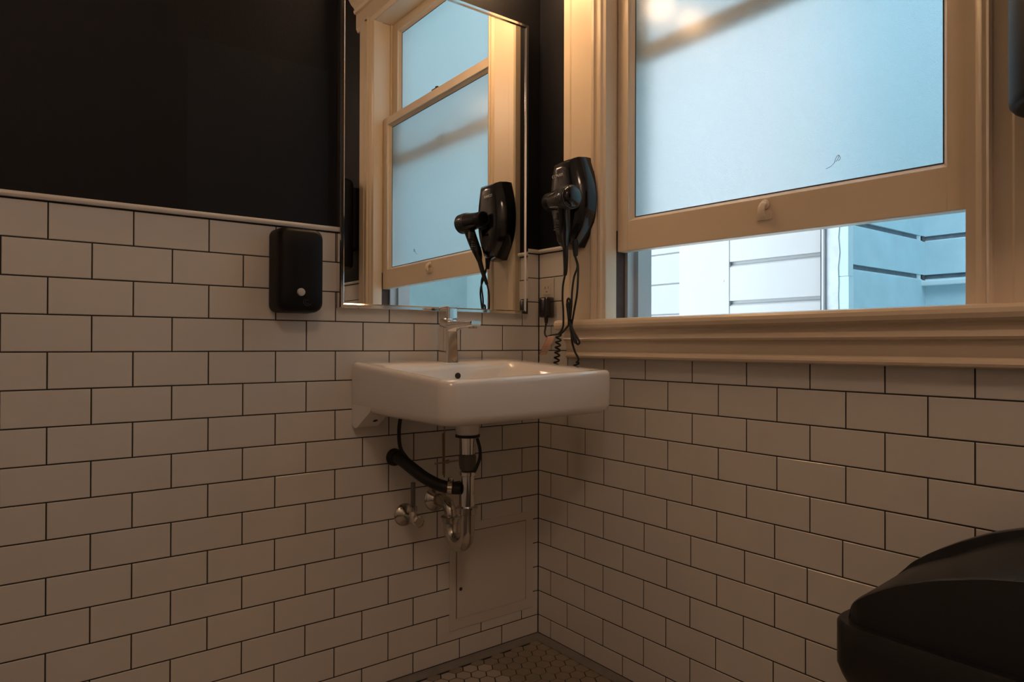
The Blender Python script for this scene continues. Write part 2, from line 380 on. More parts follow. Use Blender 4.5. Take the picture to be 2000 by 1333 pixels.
def sash(name, x0, x1, y0, y1, z0, z1, stile_l, stile_r, bottom, top, tiltz, par):
    """cream frame; y1 is the side by the corner"""
    root = bpy.data.objects.new(name, None); COL.objects.link(root); root.location = ((x0+x1)/2, (y0+y1)/2, z0); root.parent = par
    root.matrix_parent_inverse = par.matrix_world.inverted(); bpy.context.view_layer.update()
    def sh(bm):
        for v in bm.verts: v.co.z += (v.co.y-(y0+y1)/2)*tiltz
    ya, yb, za, zb = y0+stile_r, y1-stile_l, z0+bottom, z1-top
    bm = NB()
    b_ = 0.0025
    box(bm, x0, x1, y0, ya, z0, z1, b_); box(bm, x0, x1, yb, y1, z0, z1, b_)
    box(bm, x0+0.0002, x1, ya-0.003, yb+0.003, z0, za, b_); box(bm, x0+0.0002, x1, ya-0.003, yb+0.003, zb, z1, b_)
    # sloping glazing bead inside the opening
    g = 0.010; xa, xb = x0+0.006, x0+0.019
    for (A, B, C_, D) in (((ya, za), (ya, zb), (ya+g, zb-g), (ya+g, za+g)), ((yb, zb), (yb, za), (yb-g, za+g), (yb-g, zb-g)),
                          ((yb, za), (ya, za), (ya+g, za+g), (yb-g, za+g)), ((ya, zb), (yb, zb), (yb-g, zb-g), (ya+g, zb-g))):
        v = [bm.verts.new((xa, *A)), bm.verts.new((xa, *B)), bm.verts.new((xb, *C_)), bm.verts.new((xb, *D)),
             bm.verts.new((xb+0.002, *A)), bm.verts.new((xb+0.002, *B)), bm.verts.new((xb+0.002, *C_)), bm.verts.new((xb+0.002, *D))]
        for q in ((0,1,2,3),(7,6,5,4),(0,4,5,1),(1,5,6,2),(2,6,7,3),(3,7,4,0)): bm.faces.new([v[i] for i in q])
    sh(bm); finish('sash_frame', bm, M['cream'], root, smooth=True, autos=20)
    bm = NB(); box(bm, xb+0.001, xb+0.005, ya-0.004, yb+0.004, za-0.004, zb+0.004); sh(bm)
    finish('frosted_pane', bm, M['frosted'], root)
    # thin dirty putty line round the glass
    bm = NB(); e = 0.0022; xx0, xx1 = xb-0.0006, xb+0.0008
    a0, a1, c0, c1 = ya+g, yb-g, za+g, zb-g
    box(bm, xx0, xx1, a0, a0+e, c0, c1); box(bm, xx0, xx1, a1-e, a1, c0, c1); box(bm, xx0, xx1, a0+e, a1-e, c0, c0+e*1.2); box(bm, xx0, xx1, a0+e, a1-e, c1-e, c1)
    sh(bm); finish('putty_line', bm, M['grime'], root)
    return root
TL = 0.016
lo = sash('lower_sash', 0.036, 0.070, -1.2195, -0.3135, 1.2075, 1.999, 0.041, 0.046, 0.087, 0.036, TL, win)
up = sash('upper_sash', 0.082, 0.112, -1.2155, -0.3165, 1.765, 2.444, 0.045, 0.047, 0.042, 0.040, 0.0, win)
# sash lift, painted over
bm = NB()
lathe(bm, (0.036, -0.79, 1.276), (-1, 0, 0), [(0, 0.012), (0.003, 0.012), (0.006, 0.009)], 20)
tube(bm, catmull([(0.034, -0.790, 1.278), (0.027, -0.790, 1.276), (0.021, -0.790, 1.268), (0.020, -0.790, 1.257), (0.024, -0.790, 1.249)], 5), [0.006]*21, 10, flat=1.5)
box(bm, 0.031, 0.0365, -0.809, -0.771, 1.240, 1.262, 0.002)
finish('sash_lift', bm, M['cream'], win, smooth=True)
bm = NB(); box(bm, 0.045, 0.078, -0.80, -0.752, 2.000, 2.010, 0.003); lathe(bm, (0.06, -0.776, 2.009), (0, 0, 1), [(0, .009), (.009, .009), (.012, .004)], 14)
finish('sash_lock', bm, M['latch'], win, smooth=True)
bm = NB(); box(bm, 0.078, 0.108, -0.80, -0.765, 1.8075, 1.823, 0.002); finish('sash_keeper', bm, M['latch'], win)
# scribble scratched on the pane
SCY, SCZ = -0.9527, 1.3537
bm = NB()
for pts in ([(-1.005, 1.418), (-1.013, 1.436), (-1.021, 1.441), (-1.018, 1.428), (-1.010, 1.420)], [(-1.023, 1.440), (-1.026, 1.428), (-1.019, 1.421)], [(-0.975, 1.402), (-0.992, 1.407), (-1.006, 1.418)]):
    tube(bm, catmull([(0.0548, SCY+(a+1.015)*0.62, SCZ+(b-1.43)*0.62) for a, b in pts], 5), 0.0005, 6)
finish('scratch_mark', bm, M['grime'], win)

# ------------------------------------------------------------------ light well outside the window
def siding(bm, axis, fixed, a, b, z0, z1, zref, face, mi=0, gi=1, exp=0.1805, groove=0.026, depth=0.018):
    """boards with a V shaped reveal; axis is the direction the boards run"""
    k0 = int(math.floor((z0-zref)/exp)); z = zref+k0*exp
    while z < z1:
        lo_, hi_ = max(z, z0), min(z+exp, z1)
        if hi_-lo_ > 0.02:
            pr = [(fixed+face*0.03, lo_), (fixed+face*0.03, hi_), (fixed+face*depth, hi_), (fixed+face*depth, hi_-groove*0.45), (fixed, hi_-groove), (fixed, lo_)]
            prism(bm, pr, axis, a, b, mi)
        z += exp
OUTZ0, OUTZ1 = -0.6, 5.2
# white neighbour wall, its two faces and its blue return
bm = NB()
siding(bm, 'y', 1.30, -0.2555, 0.185, OUTZ0, OUTZ1, 1.330, 1)
nb = thing('neighbour_building', 'pale horizontal board building across the light well, seen below the raised sash', 'building', (1.6, 0.3, OUTZ0))
finish('white_siding', bm, M['white_siding'], nb)
bm = NB(); box(bm, 1.296, 1.34, 0.185, 0.470, OUTZ0, OUTZ1); finish('corner_board', bm, M['white_siding'], nb)
bm = NB(); siding(bm, 'y', 1.60, 0.47, 1.9, OUTZ0, OUTZ1, 1.46, 1, exp=0.17, depth=0.009, groove=0.009); finish('recessed_siding', bm, M['white_siding'], nb)
bm = NB(); box(bm, 1.34, 1.60, -0.2550, 0.46, OUTZ0, OUTZ1); box(bm, 1.63, 1.9, 0.3, 1.95, OUTZ0, OUTZ1); finish('wall_core', bm, M['out_paint'], nb)
bm = NB(); box(bm, 1.288, 1.345, -0.2620, -0.2560, OUTZ0, OUTZ1); finish('dark_gap', bm, M['grime'], nb)
bm = NB(); box(bm, 1.285, 1.330, -0.2700, -0.2625, OUTZ0, OUTZ1); finish('white_edge_board', bm, M['out_paint'], nb)
bm = NB()
pts = []; z = OUTZ0
random.seed(3)
while z < OUTZ1: pts.append((-0.327+random.uniform(-0.007, 0.005), z)); z += 0.06
loft_pts = [(-0.2720, OUTZ1), (-0.2720, OUTZ0)] + pts
prism(bm, loft_pts, 'x', 1.300, 1.303); 
finish('metal_flashing', bm, M['galv'], nb)
bm = NB(); box(bm, 1.304, 1.345, -0.364, -0.270, OUTZ0, 1.222); box(bm, 1.304, 1.345, -0.362, -0.270, 1.2235, OUTZ1); finish('blue_corner_board', bm, M['blue_trim'], nb)
bm = NB()      # return face going back, looks toward negative y
siding(bm, 'x', -0.350, 1.345, 2.06, OUTZ0, OUTZ1, 1.276, 1)
finish('side_siding', bm, M['blue_siding'], nb)
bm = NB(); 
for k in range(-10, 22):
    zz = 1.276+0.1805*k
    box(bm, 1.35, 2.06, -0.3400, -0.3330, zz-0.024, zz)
finish('groove_grime_shadow', bm, M['siding_grime_shade'], nb)  # dark strips paint grime and shadow into the grooves
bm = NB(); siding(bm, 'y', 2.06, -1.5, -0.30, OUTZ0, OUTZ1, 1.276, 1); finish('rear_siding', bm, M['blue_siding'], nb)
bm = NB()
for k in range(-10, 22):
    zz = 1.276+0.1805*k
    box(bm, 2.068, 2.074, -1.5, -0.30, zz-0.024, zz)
finish('groove_grime_shadow', bm, M['siding_grime_shade'], nb)  # same painted grime and groove shade on the rear boards
bm = NB(); box(bm, 2.02, 2.058, -1.5, -0.345, 1.222, 1.246, 0.004); finish('ledge_strip', bm, M['blue_trim'], nb)
bm = NB(); box(bm, 2.05, 2.062, -0.322, -0.300, OUTZ0, OUTZ1); box(bm, 2.035, 2.06, -0.3495, -0.345, OUTZ0, OUTZ1); finish('stained_corner', bm, M['grime'], nb)
bm = NB(); box(bm, 2.09, 2.3, -3.6, -0.25, OUTZ0, OUTZ1); finish('rear_wall_core', bm, M['blue_siding'], nb)
bm = NB(); lathe(bm, (2.012, -0.318, OUTZ0), (0, 0, 1), [(0, 0.030), (OUTZ1-OUTZ0, 0.030)], 20)
finish('drain_pipe', bm, M['blue_trim'], nb, smooth=True)
M['grey_wall'] = mat('grey_teal_stucco', (0.17, 0.265, 0.285), 0.8, var=0.12, vscale=7, bump=0.3, bscale=40)
bm = NB(); box(bm, 2.03, 2.3, -3.6, -1.5, OUTZ0, OUTZ1); finish('stucco_wall', bm, M['grey_wall'], nb)
bm = NB(); box(bm, 0.19, 2.3, -3.6, -3.5, OUTZ0, OUTZ1); finish('end_wall', bm, M['grey_wall'], nb)
bm = NB(); box(bm, 0.19, 2.3, -3.6, 1.95, OUTZ0-0.1, OUTZ0); struct(finish('lightwell_floor', bm, M['concrete']))
bm = NB(); lathe(bm, (1.299, 0.215, 1.245), (-1, 0, 0), [(0, .006), (.006, .005)], 10); finish('nail_head', bm, M['out_paint'], nb)

bm = NB(); box(bm, 0.19, 1.9, 1.95, 2.05, OUTZ0, OUTZ1); finish('end_wall', bm, M['out_paint'], nb)  # unseen wall, added to block side sky and bounce light

# ------------------------------------------------------------------ mirror
mr = thing('wall_mirror', 'tall rectangular chrome framed mirror above the sink', 'mirror', (-0.377, 0, 1.040))
MX0, MX1, MZ0, MZ1 = -0.6925, -0.0635, 1.0390, 1.9570
bm = NB(); box(bm, MX0+0.004, MX1-0.004, -0.016, -0.002, MZ0+0.004, MZ1-0.004); finish('backing', bm, M['satin_black'], mr)
bm = NB(); box(bm, MX0+0.010, MX1-0.010, -0.0195, -0.0165, MZ0+0.010, MZ1-0.010); finish('mirror_glass', bm, M['mirror'], mr)
bm = NB()
fp = [(0.0, 0.0), (0.0, 0.020), (0.002, 0.0235), (0.009, 0.0235), (0.0125, 0.0200), (0.0125, 0.0175), (0.004, 0.0175)]   # (inward, out from wall)
ringsf = []
for sx_, sz_ in ((0, 0), (1, 0), (1, 1), (0, 1)):
    cx, cz = (MX1 if sx_ else MX0), (MZ1 if sz_ else MZ0)
    dx, dz = (-1 if sx_ else 1), (-1 if sz_ else 1)
    ringsf.append([(cx+dx*a, -0.001-b, cz+dz*a) for a, b in fp])
V = [[bm.verts.new(p) for p in r] for r in ringsf]
for i in range(4):
    A, B = V[i], V[(i+1) % 4]
    for k in range(len(fp)): bm.faces.new((A[k], A[(k+1) % len(fp)], B[(k+1) % len(fp)], B[k]))
finish('chrome_frame', bm, M['chrome'], mr)

# ------------------------------------------------------------------ sink
SX0, SX1, SD = -0.649, -0.1315, -0.4695
scx, shx = (SX0+SX1)/2, (SX1-SX0)/2
sk = thing('wall_sink', 'white wall hung rectangular porcelain sink in the corner under the mirror', 'sink', (scx, 0, 0.73))
def ring(x0, x1, y0, y1, r, z, lift=0.0, rb=None):
    cx, cy, hx, hy = (x0+x1)/2, (y0+y1)/2, (x1-x0)/2, (y1-y0)/2
    out = []
    rb = 0.004 if y1 > -0.03 and rb is None else (rb or r)      # square corners against the wall
    for ccx, ccy, a0, q in ((hx, hy, 0, rb), (-hx, hy, PI/2, rb), (-hx, -hy, PI, r), (hx, -hy, 1.5*PI, r)):
        for k in range(8):
            a = a0+PI/2*k/7
            X = cx+(ccx-math.copysign(q, ccx))+q*math.cos(a); Y = cy+(ccy-math.copysign(q, ccy))+q*math.sin(a)
            t = min(1, max(0, (Y-SD)/(-SD))); out.append((X, Y, z+lift*(-0.0105-0.0045*(1-t)*(scx-X)/shx+0.027*t**1.3)+0.0028*(X-scx)/shx))
    return out
bm = NB(); yb = 0.0
R = []
R.append(ring(SX0+0.10, SX1-0.10, SD+0.10, yb-0.02, 0.05, 0.762))
R.append(ring(SX0+0.045, SX1-0.045, SD+0.045, yb-0.004, 0.05, 0.763))
R.append(ring(SX0+0.016, SX1-0.016, SD+0.016, yb-0.001, 0.045, 0.7675))
R.append(ring(SX0+0.004, SX1-0.004, SD+0.004, yb, 0.036, 0.777))
R.append(ring(SX0+0.001, SX1-0.001, SD+0.001, yb, 0.034, 0.789))
R.append(ring(SX0, SX1, SD, yb, 0.034, 0.830, 0))
R.append(ring(SX0+0.0005, SX1-0.0005, SD+0.0005, yb, 0.034, 0.868, 1))
R.append(ring(SX0+0.002, SX1-0.002, SD+0.002, yb-0.0, 0.033, 0.876, 1))
R.append(ring(SX0+0.006, SX1-0.006, SD+0.006, yb-0.004, 0.030, 0.8815, 1))
R.append(ring(SX0+0.013, SX1-0.013, SD+0.013, yb-0.010, 0.026, 0.8835, 1))
R.append(ring(SX0+0.026, SX1-0.050, SD+0.022, -0.104, 0.030, 0.8830, 1))
R.append(ring(SX0+0.032, SX1-0.060, SD+0.028, -0.109, 0.034, 0.8790, 1))
R.append(ring(SX0+0.038, SX1-0.070, SD+0.034, -0.113, 0.038, 0.8660, 0.7))
R.append(ring(SX0+0.048, SX1-0.090, SD+0.045, -0.118, 0.045, 0.8200))
R.append(ring(SX0+0.070, SX1-0.120, SD+0.080, -0.125, 0.050, 0.7900))
R.append(ring(SX0+0.150, SX1-0.180, SD+0.190, -0.140, 0.045, 0.7780))
loft(bm, R)
basin = finish('basin', bm, M['porcelain'], sk, smooth=True, autos=50)
for xa, xb in ((SX0+0.0015, SX0+0.062), (SX1-0.062, SX1-0.0015)):
    prof_b = [(-0.0005, 0.800), (-0.0005, 0.733), (-0.006, 0.7255), (-0.020, 0.722), (-0.030, 0.7235), (-0.040, 0.730), (-0.110, 0.772), (-0.125, 0.800)]
    bm = NB(); prism(bm, [(a, b) for a, b in prof_b], 'x', xa, xb)
    br_ = finish('wall_bracket', bm, M['porcelain'], sk, smooth=True, autos=40)
    bm = NB(); lathe(bm, ((xa+xb)/2+0.008, -0.0615, 0.7435), (0, -0.51, -0.86), [(-0.004, 0.0065), (0.0012, 0.0065)], 14)
    finish('fixing_hole', bm, M['slot'], br_)
bm = NB(); lathe(bm, (-0.387, -0.165, 0.770), (0, 0, -1), [(0, 0.047), (0.012, 0.038), (0.028, 0.034), (0.066, 0.0325), (0.070, 0.029)], 32)
finish('drain_boss', bm, M['porcelain'], sk, smooth=True)
bm = NB(); lathe(bm, (-0.387, -0.1150, 0.8575), (0, -1, 0.05), [(0.0, 0.0085), (0.0022, 0.0085), (0.0024, 0.0045)], 20)
finish('overflow_hole', bm, M['slot'], sk, smooth=True)

# ------------------------------------------------------------------ faucet
FX, FY = -0.387, -0.066
fc = thing('faucet', 'square chrome single lever faucet standing on the back of the sink', 'faucet', (FX, FY, 0.889))
bm = NB(); 
rr_ = [(0.0255, 0.888), (0.0255, 0.8915), (0.0235, 0.893), (0.0225, 0.93), (0.0215, 0.985), (0.0215, 1.014), (0.0200, 1.0165)]
loft(bm, [[(FX+a, FY+b, z) for a, b in rrect(h*0.86, h, 0.006, 3)] for h, z in rr_])
finish('body', bm, M['chrome'], fc, smooth=True, autos=30)
bm = NB()   # spout, flat bar reaching over the basin
loft(bm, [[(FX+a, y, zc+b) for a, b in rrect(hw, hh, 0.0035, 3)] for y, zc, hw, hh in
          ((FY-0.012, 0.9935, 0.0165, 0.016), (FY-0.030, 0.9965, 0.0165, 0.0125), (FY-0.060, 0.9985, 0.0165, 0.0100), (FY-0.100, 0.9995, 0.0165, 0.0085), (FY-0.134, 1.000, 0.0165, 0.0080), (FY-0.138, 1.000, 0.0150, 0.0070))])
sp_o = finish('spout', bm, M['chrome'], fc, smooth=True, autos=30)
bm = NB(); lathe(bm, (FX, FY-0.121, 0.9935), (0, 0, -1), [(0, 0.0115), (0.0065, 0.0115), (0.0075, 0.009)], 20); finish('aerator', bm, M['dull_chrome'], sp_o, smooth=True)
bm = NB(); loft(bm, [[(FX+a, FY+b, z) for a, b in rrect(h*0.9, h, 0.004, 3)] for h, z in ((0.017, 1.0155), (0.017, 1.018), (0.0205, 1.0185), (0.0205, 1.045), (0.019, 1.047))])
hub_o = finish('handle_hub', bm, M['chrome'], fc, smooth=True, autos=30)
bm = NB()
loft(bm, [[(FX+a, y, zc+b) for a, b in rrect(0.0185, 0.003, 0.0015, 2)] for y, zc in ((FY+0.0205, 1.0465), (FY-0.02, 1.0490), (FY-0.030, 1.0500))])
finish('handle_lever', bm, M['chrome'], hub_o, smooth=True, autos=30)
bm = NB(); lathe(bm, (FX+0.003, FY-0.0248, 0.899), (0, -1, 0), [(0, 0.0022), (0.0012, 0.0022)], 10); finish('set_screw', bm, M['knob'], fc)
bm = NB(); lathe(bm, (FX, FY+0.034, 0.895), (0, 0, 1), [(0, 0.004), (0.004, 0.004), (0.005, 0.003), (0.030, 0.003), (0.031, 0.0055), (0.037, 0.0055)], 14)
finish('pop_up_knob', bm, M['chrome'], fc, smooth=True)

# ------------------------------------------------------------------ drain plumbing
DX, DY = -0.387, -0.165
dt = thing('drain_trap', 'tarnished chrome curved drain trap hanging below the sink', 'drain pipe', (DX, DY, 0.39))
bm = NB(); lathe(bm, (DX, DY, 0.6998), (0, 0, -1), [(0, 0.0335), (0.006, 0.0335), (0.007, 0.030)], 28); finish('rubber_washer', bm, M['rubber'], dt)
bm = NB(); lathe(bm, (DX, DY, 0.693), (0, 0, -1), [(0, 0.0195), (0.050, 0.0195)], 28); finish('drain_tube', bm, M['chrome'], dt, smooth=True)
bm = NB(); lathe(bm, (DX, DY, 0.648), (0, 0, -1), [(0, 0.0205), (0.004, 0.0225), (0.008, 0.0235), (0.024, 0.0235), (0.040, 0.0215), (0.044, 0.018)], 10)
finish('grey_tee_fitting', bm, M['grey_plastic'], dt)
bm = NB(); box(bm, DX-0.004, DX+0.004, DY+0.020, DY+0.034, 0.617, 0.633, 0.002)
for k in (-1, 0, 1): box(bm, DX-0.003, DX+0.003, DY+0.028, DY+0.039, 0.624+k*0.011-0.002, 0.624+k*0.011+0.002, 0.001)
finish('pivot_nut', bm, M['rubber'], dt)
bm = NB(); tube(bm, catmull([(DX+0.02, DY-0.016, 0.690), (DX+0.022, DY-0.026, 0.665), (DX+0.022, DY-0.027, 0.640), (DX+0.014, DY-0.022, 0.612), (DX+0.008, DY-0.019, 0.600)], 6), 0.0052, 10, flat=0.6)
finish('rubber_strap', bm, M['rubber'], dt, smooth=True)
bm = NB(); lathe(bm, (DX, DY, 0.603), (0, 0, -1), [(0, 0.0185), (0.003, 0.0225), (0.012, 0.0225), (0.014, 0.0190), (0.115, 0.0190)], 28)
finish('tailpiece', bm, M['chrome'], dt, smooth=True)
bm = NB(); lathe(bm, (DX, DY, 0.508), (0, 0, -1), [(0, 0.020), (0.002, 0.0285), (0.006, 0.0285), (0.008, 0.0225), (0.022, 0.0225), (0.024, 0.020)], 12)
finish('slip_nut', bm, M['dull_chrome'], dt, smooth=True)
bm = NB()
U = [(DX, DY, 0.492), (DX, DY, 0.440)]
yc, rU, zc = -0.122, 0.043, 0.436
for k in range(0, 13):
    a = PI*k/12; U.append((DX, yc-rU*math.cos(a), zc-rU*math.sin(a)))
U += [(DX, yc+rU, 0.455)]
tube(bm, U, 0.0195, 24); finish('u_bend', bm, M['dull_chrome'], dt, smooth=True)
bm = NB(); lathe(bm, (DX, yc+rU, 0.464), (0, 0, -1), [(0, 0.020), (0.002, 0.0265), (0.006, 0.0265), (0.008, 0.0225), (0.018, 0.0225), (0.020, 0.020)], 12)
finish('slip_nut', bm, M['dull_chrome'], dt, smooth=True)
bm = NB()
A = [(DX, yc+rU, 0.456)]
for k in range(0, 9):
    a = PI/2*k/8; A.append((DX, yc+rU+0.030*(1-math.cos(a)), 0.468+0.030*math.sin(a)))
A += [(DX, -0.006, 0.498)]
tube(bm, A, 0.0172, 24); finish('trap_arm', bm, M['dull_chrome'], dt, smooth=True)
bm = NB(); lathe(bm, (DX, -0.0005, 0.498), (0, -1, 0), [(0, 0.037), (0.002, 0.036), (0.006, 0.032), (0.010, 0.025), (0.016, 0.0185)], 32)
finish('wall_escutcheon', bm, M['dull_chrome'], dt, smooth=True)

hs = thing('drain_hose', 'thick black rubber hose from the tiled wall to the drain below the sink', 'hose', (-0.5225, 0, 0.631))
bm = NB(); hp_ = catmull([(-0.5225, -0.004, 0.631), (-0.519, -0.035, 0.628), (-0.503, -0.070, 0.607), (-0.480, -0.100, 0.583), (-0.452, -0.128, 0.565), (-0.424, -0.146, 0.557), (-0.405, -0.158, 0.5555)], 8)
tube(bm, hp_, 0.0165, 20); finish('hose', bm, M['rubber'], hs, smooth=True)
bm = NB(); lathe(bm, (-0.5225, -0.0005, 0.631), (0, -1, 0), [(0, 0.024), (0.006, 0.024), (0.012, 0.020), (0.020, 0.0195)], 24)
finish('wall_collar', bm, M['rubber'], hs, smooth=True)
bm = NB(); d = Vector((0.028, -0.018, -0.002)).normalized(); o_ = Vector((-0.430, -0.1425, 0.558))
lathe(bm, o_-d*0.006, d, [(0, 0.0168), (0, 0.0180), (0.012, 0.0180), (0.012, 0.0168)], 24)
box(bm, -0.434, -0.420, -0.150, -0.138, 0.574, 0.586, 0.002)
finish('hose_clamp', bm, M['dull_chrome'], hs, smooth=True)

bm = NB(); tube(bm, catmull([(-0.516, -0.040, 0.775), (-0.5239, -0.040, 0.7413), (-0.528, -0.040, 0.704), (-0.5235, -0.040, 0.6616), (-0.508, -0.046, 0.634), (-0.4995, -0.050, 0.6225)], 8), 0.0052, 10)
tag(finish('supply_hose', bm, M['rubber'], smooth=True), 'thin black bent hose running from under the sink to the thick hose', 'hose')

pr_ = thing('pop_up_linkage', 'thin brass lift rod with cross rod behind the drain tube', 'rod', (-0.42, -0.10, 0.58))
bm = NB(); tube(bm, [(-0.420, -0.100, 0.765), (-0.420, -0.100, 0.578)], 0.0022, 8); tube(bm, [(-0.4255, -0.100, 0.700), (-0.4235, -0.100, 0.585)], 0.0030, 8, flat=0.5)
finish('lift_rod', bm, M['brass'], pr_, smooth=True)
bm = NB(); tube(bm, [(-0.444, -0.088, 0.616), (-0.392, -0.128, 0.626)], 0.0022, 8); lathe(bm, (-0.418, -0.104, 0.621), (0.052, -0.040, 0.01), [(0, .005), (.010, .005)], 10)
finish('pivot_rod', bm, M['brass'], pr_, smooth=True)

vl = thing('shut_off_valve', 'small round chrome shut off valve on the tile left of the drain', 'valve', (-0.489, 0, 0.464))
bm = NB(); lathe(bm, (-0.489, -0.0005, 0.466), (0, -1, 0), [(0, 0.032), (0.002, 0.0315), (0.006, 0.027), (0.012, 0.013), (0.014, 0.009), (0.040, 0.009)], 32)
finish('escutcheon', bm, M['dull_chrome'], vl, smooth=True)
bm = NB(); lathe(bm, (-0.489, -0.050, 0.452), (0, 0, 1), [(0, 0.011), (0.026, 0.011), (0.030, 0.009), (0.034, 0.009), (0.034, 0.0115), (0.046, 0.0115), (0.048, 0.008)], 16)
finish('valve_body', bm, M['dull_chrome'], vl, smooth=True, autos=30)
bm = NB(); lathe(bm, (-0.489, -0.060, 0.462), (0, -1, 0), [(0, 0.005), (0.012, 0.005), (0.013, 0.014), (0.015, 0.017), (0.022, 0.017), (0.024, 0.013)], 8)
finish('valve_handle', bm, M['dull_chrome'], vl, smooth=True, autos=25)
bm = NB(); lathe(bm, (-0.489, -0.050, 0.498), (0, 0, 1), [(0, 0.0062), (0.066, 0.0062)], 14)
finish('cut_supply_stub', bm, M['grey_plastic'], vl, smooth=True)

# ------------------------------------------------------------------ access panel
ap = thing('access_panel', 'painted flush metal access panel low on the tiled wall below the sink', 'access panel', (-0.185, 0, 0.10))
bm = NB()
x0, x1, z0, z1 = -0.3395, -0.0240, 0.1000, 0.4100
box(bm, x0, x1, -0.0022, -0.0004, z0, z1, 0.0006, 1); finish('panel_frame', bm, M['panel'], ap)
bm = NB(); dx0, dx1, dz0, dz1 = -0.3150, -0.0555, 0.1330, 0.3830
box(bm, dx0-0.0018, dx1+0.0022, -0.0026, -0.0020, dz0, dz1+0.0016); finish('seam', bm, M['seam'], ap)
bm = NB(); box(bm, dx0, dx1, -0.0042, -0.0022, dz0-0.0006, dz1, 0.0005, 1); finish('panel_door', bm, M['panel'], ap)
bm = NB(); lathe(bm, (-0.302, -0.0040, 0.2185), (0, -1, 0), [(0, 0.0052), (0.0016, 0.0052), (0.002, 0.003)], 16); finish('cam_lock', bm, M['seam'], ap)

# ------------------------------------------------------------------ soap dispenser
sd = thing('soap_dispenser', 'black wall mounted soap dispenser with white push button left of the mirror', 'soap dispenser', (-0.815, 0, 1.03))
bm = NB(); cx, cz = -0.8120, 1.1250
def sdr(hx, hz, r, y, dz=0.0): return [(cx+a, y, cz+dz+b) for a, b in rrect(hx, hz, r, 6)]
loft(bm, [sdr(0.0545, 0.1010, 0.018, -0.0005), sdr(0.0570, 0.1035, 0.020, -0.004), sdr(0.0570, 0.1035, 0.020, -0.012), sdr(0.0560, 0.1030, 0.020, -0.050), sdr(0.0550, 0.1015, 0.022, -0.066), sdr(0.0515, 0.0970, 0.022, -0.074), sdr(0.0465, 0.091, 0.020, -0.0775), sdr(0.020, 0.060, 0.018, -0.0790)])
finish('housing', bm, M['satin_black'], sd, smooth=True, autos=60)
bm = NB(); lathe(bm, (-0.8165, -0.0770, 1.0700), (0, -1, 0), [(0, 0.0095), (0.006, 0.0095), (0.008, 0.0088), (0.0092, 0.006)], 24)
finish('push_button', bm, M['knob'], sd, smooth=True)
bm = NB()
pts = [(cx+0.012+0.010*math.cos(a), -0.0783, 1.047+0.009*math.sin(a)) for a in [PI*0.75+PI*1.15*k/14 for k in range(15)]]
tube(bm, pts, 0.0006, 6); tube(bm, [(cx+0.012+0.005*math.cos(a), -0.0783, 1.047+0.005*math.sin(a)) for a in [PI*0.3+PI*1.5*k/12 for k in range(13)]], 0.0006, 6)
finish('swirl_emblem', bm, M['badge'], sd)

# ------------------------------------------------------------------ outlet and plug
ol = thing('wall_outlet', 'cream duplex outlet plate on the tile beside the window casing', 'outlet', (0, -0.045, 1.03))
bm = NB(); box(bm, -0.0045, -0.0005, -0.0775, -0.0145, 1.035, 1.1560, 0.0015); finish('cover_plate', bm, M['outlet'], ol)
bm = NB(); box(bm, -0.0062, -0.0040, -0.0640, -0.0280, 1.103, 1.139, 0.0015); rc_o = finish('receptacle', bm, M['outlet'], ol); bm = NB(); box(bm, -0.0062, -0.0040, -0.0640, -0.0280, 1.050, 1.086, 0.0015); finish('receptacle', bm, M['outlet'], ol)
bm = NB()
for zc in (1.122,):
    for yy in (-0.054, -0.039): box(bm, -0.0066, -0.0055, yy-0.001, yy+0.001, zc, zc+0.008)
    lathe(bm, (-0.0060, -0.0465, zc-0.009), (-1, 0, 0), [(0, .0022), (.0006, .0022)], 10)
finish('socket_slots', bm, M['slot'], rc_o)

# ------------------------------------------------------------------ hair dryer holder, dryer, cords
hh = thing('hair_dryer_holder', 'glossy black wall mounted hair dryer holder on the cream window casing', 'hair dryer holder', (-0.022, -0.21, 1.235))
bm = NB()
def shield(x, yc, wscale, zt, zb, wt=0.055, wm=0.080, wb=0.030):
    pts = []; N = 12; Hh = zt-zb
    prof = []
    for k in range(N+1):
        t = k/N
        if t < 0.45: wv = wt+(wm-wt)*math.sin(PI/2*t/0.45)
        else: wv = wb+(wm-wb)*math.cos(PI/2*((t-0.45)/0.55)**1.25)
        prof.append((wv*wscale, zt-Hh*t))
    pts += [(x, yc-a, z) for a, z in prof] + [(x, yc+a, z) for a, z in prof[::-1]]
    return pts
yc = -0.210
loft(bm, [shield(-0.0245, yc, 1.0, 1.490, 1.230), shield(-0.045, yc, 0.99, 1.490, 1.230), shield(-0.068, yc, 0.88, 1.488, 1.236), shield(-0.082, yc, 0.74, 1.483, 1.244), shield(-0.0900, yc, 0.58, 1.474, 1.260), shield(-0.0925, yc, 0.30, 1.460, 1.29)])
finish('housing', bm, M['gloss_black'], hh, smooth=True, autos=45)
bm = NB(); loft(bm, [[(x, yc+a, 1.290+b) for a, b in ((-0.021*s, 0.018*s), (-0.019*s, -0.008*s), (0, -0.032*s), (0.019*s, -0.008*s), (0.021*s, 0.018*s), (0, 0.022*s))] for x, s in ((-0.0900, 1.0), (-0.0955, 0.92))])
finish('front_badge', bm, M['badge'], hh)
fcu = bpy.data.curves.new('brand_lettering', 'FONT'); fcu.body = 'CONAIR'; fcu.size = 0.0128; fcu.extrude = 0.0004; fcu.align_x = 'CENTER'
tmp = bpy.data.objects.new('tmp', fcu); COL.objects.link(tmp); bpy.context.view_layer.update()
me = bpy.data.meshes.new_from_object(tmp.evaluated_get(bpy.context.evaluated_depsgraph_get())); bpy.data.objects.remove(tmp)
me.materials.clear(); me.materials.append(M['print'])
tx = bpy.data.objects.new('brand_lettering', me); COL.objects.link(tx)
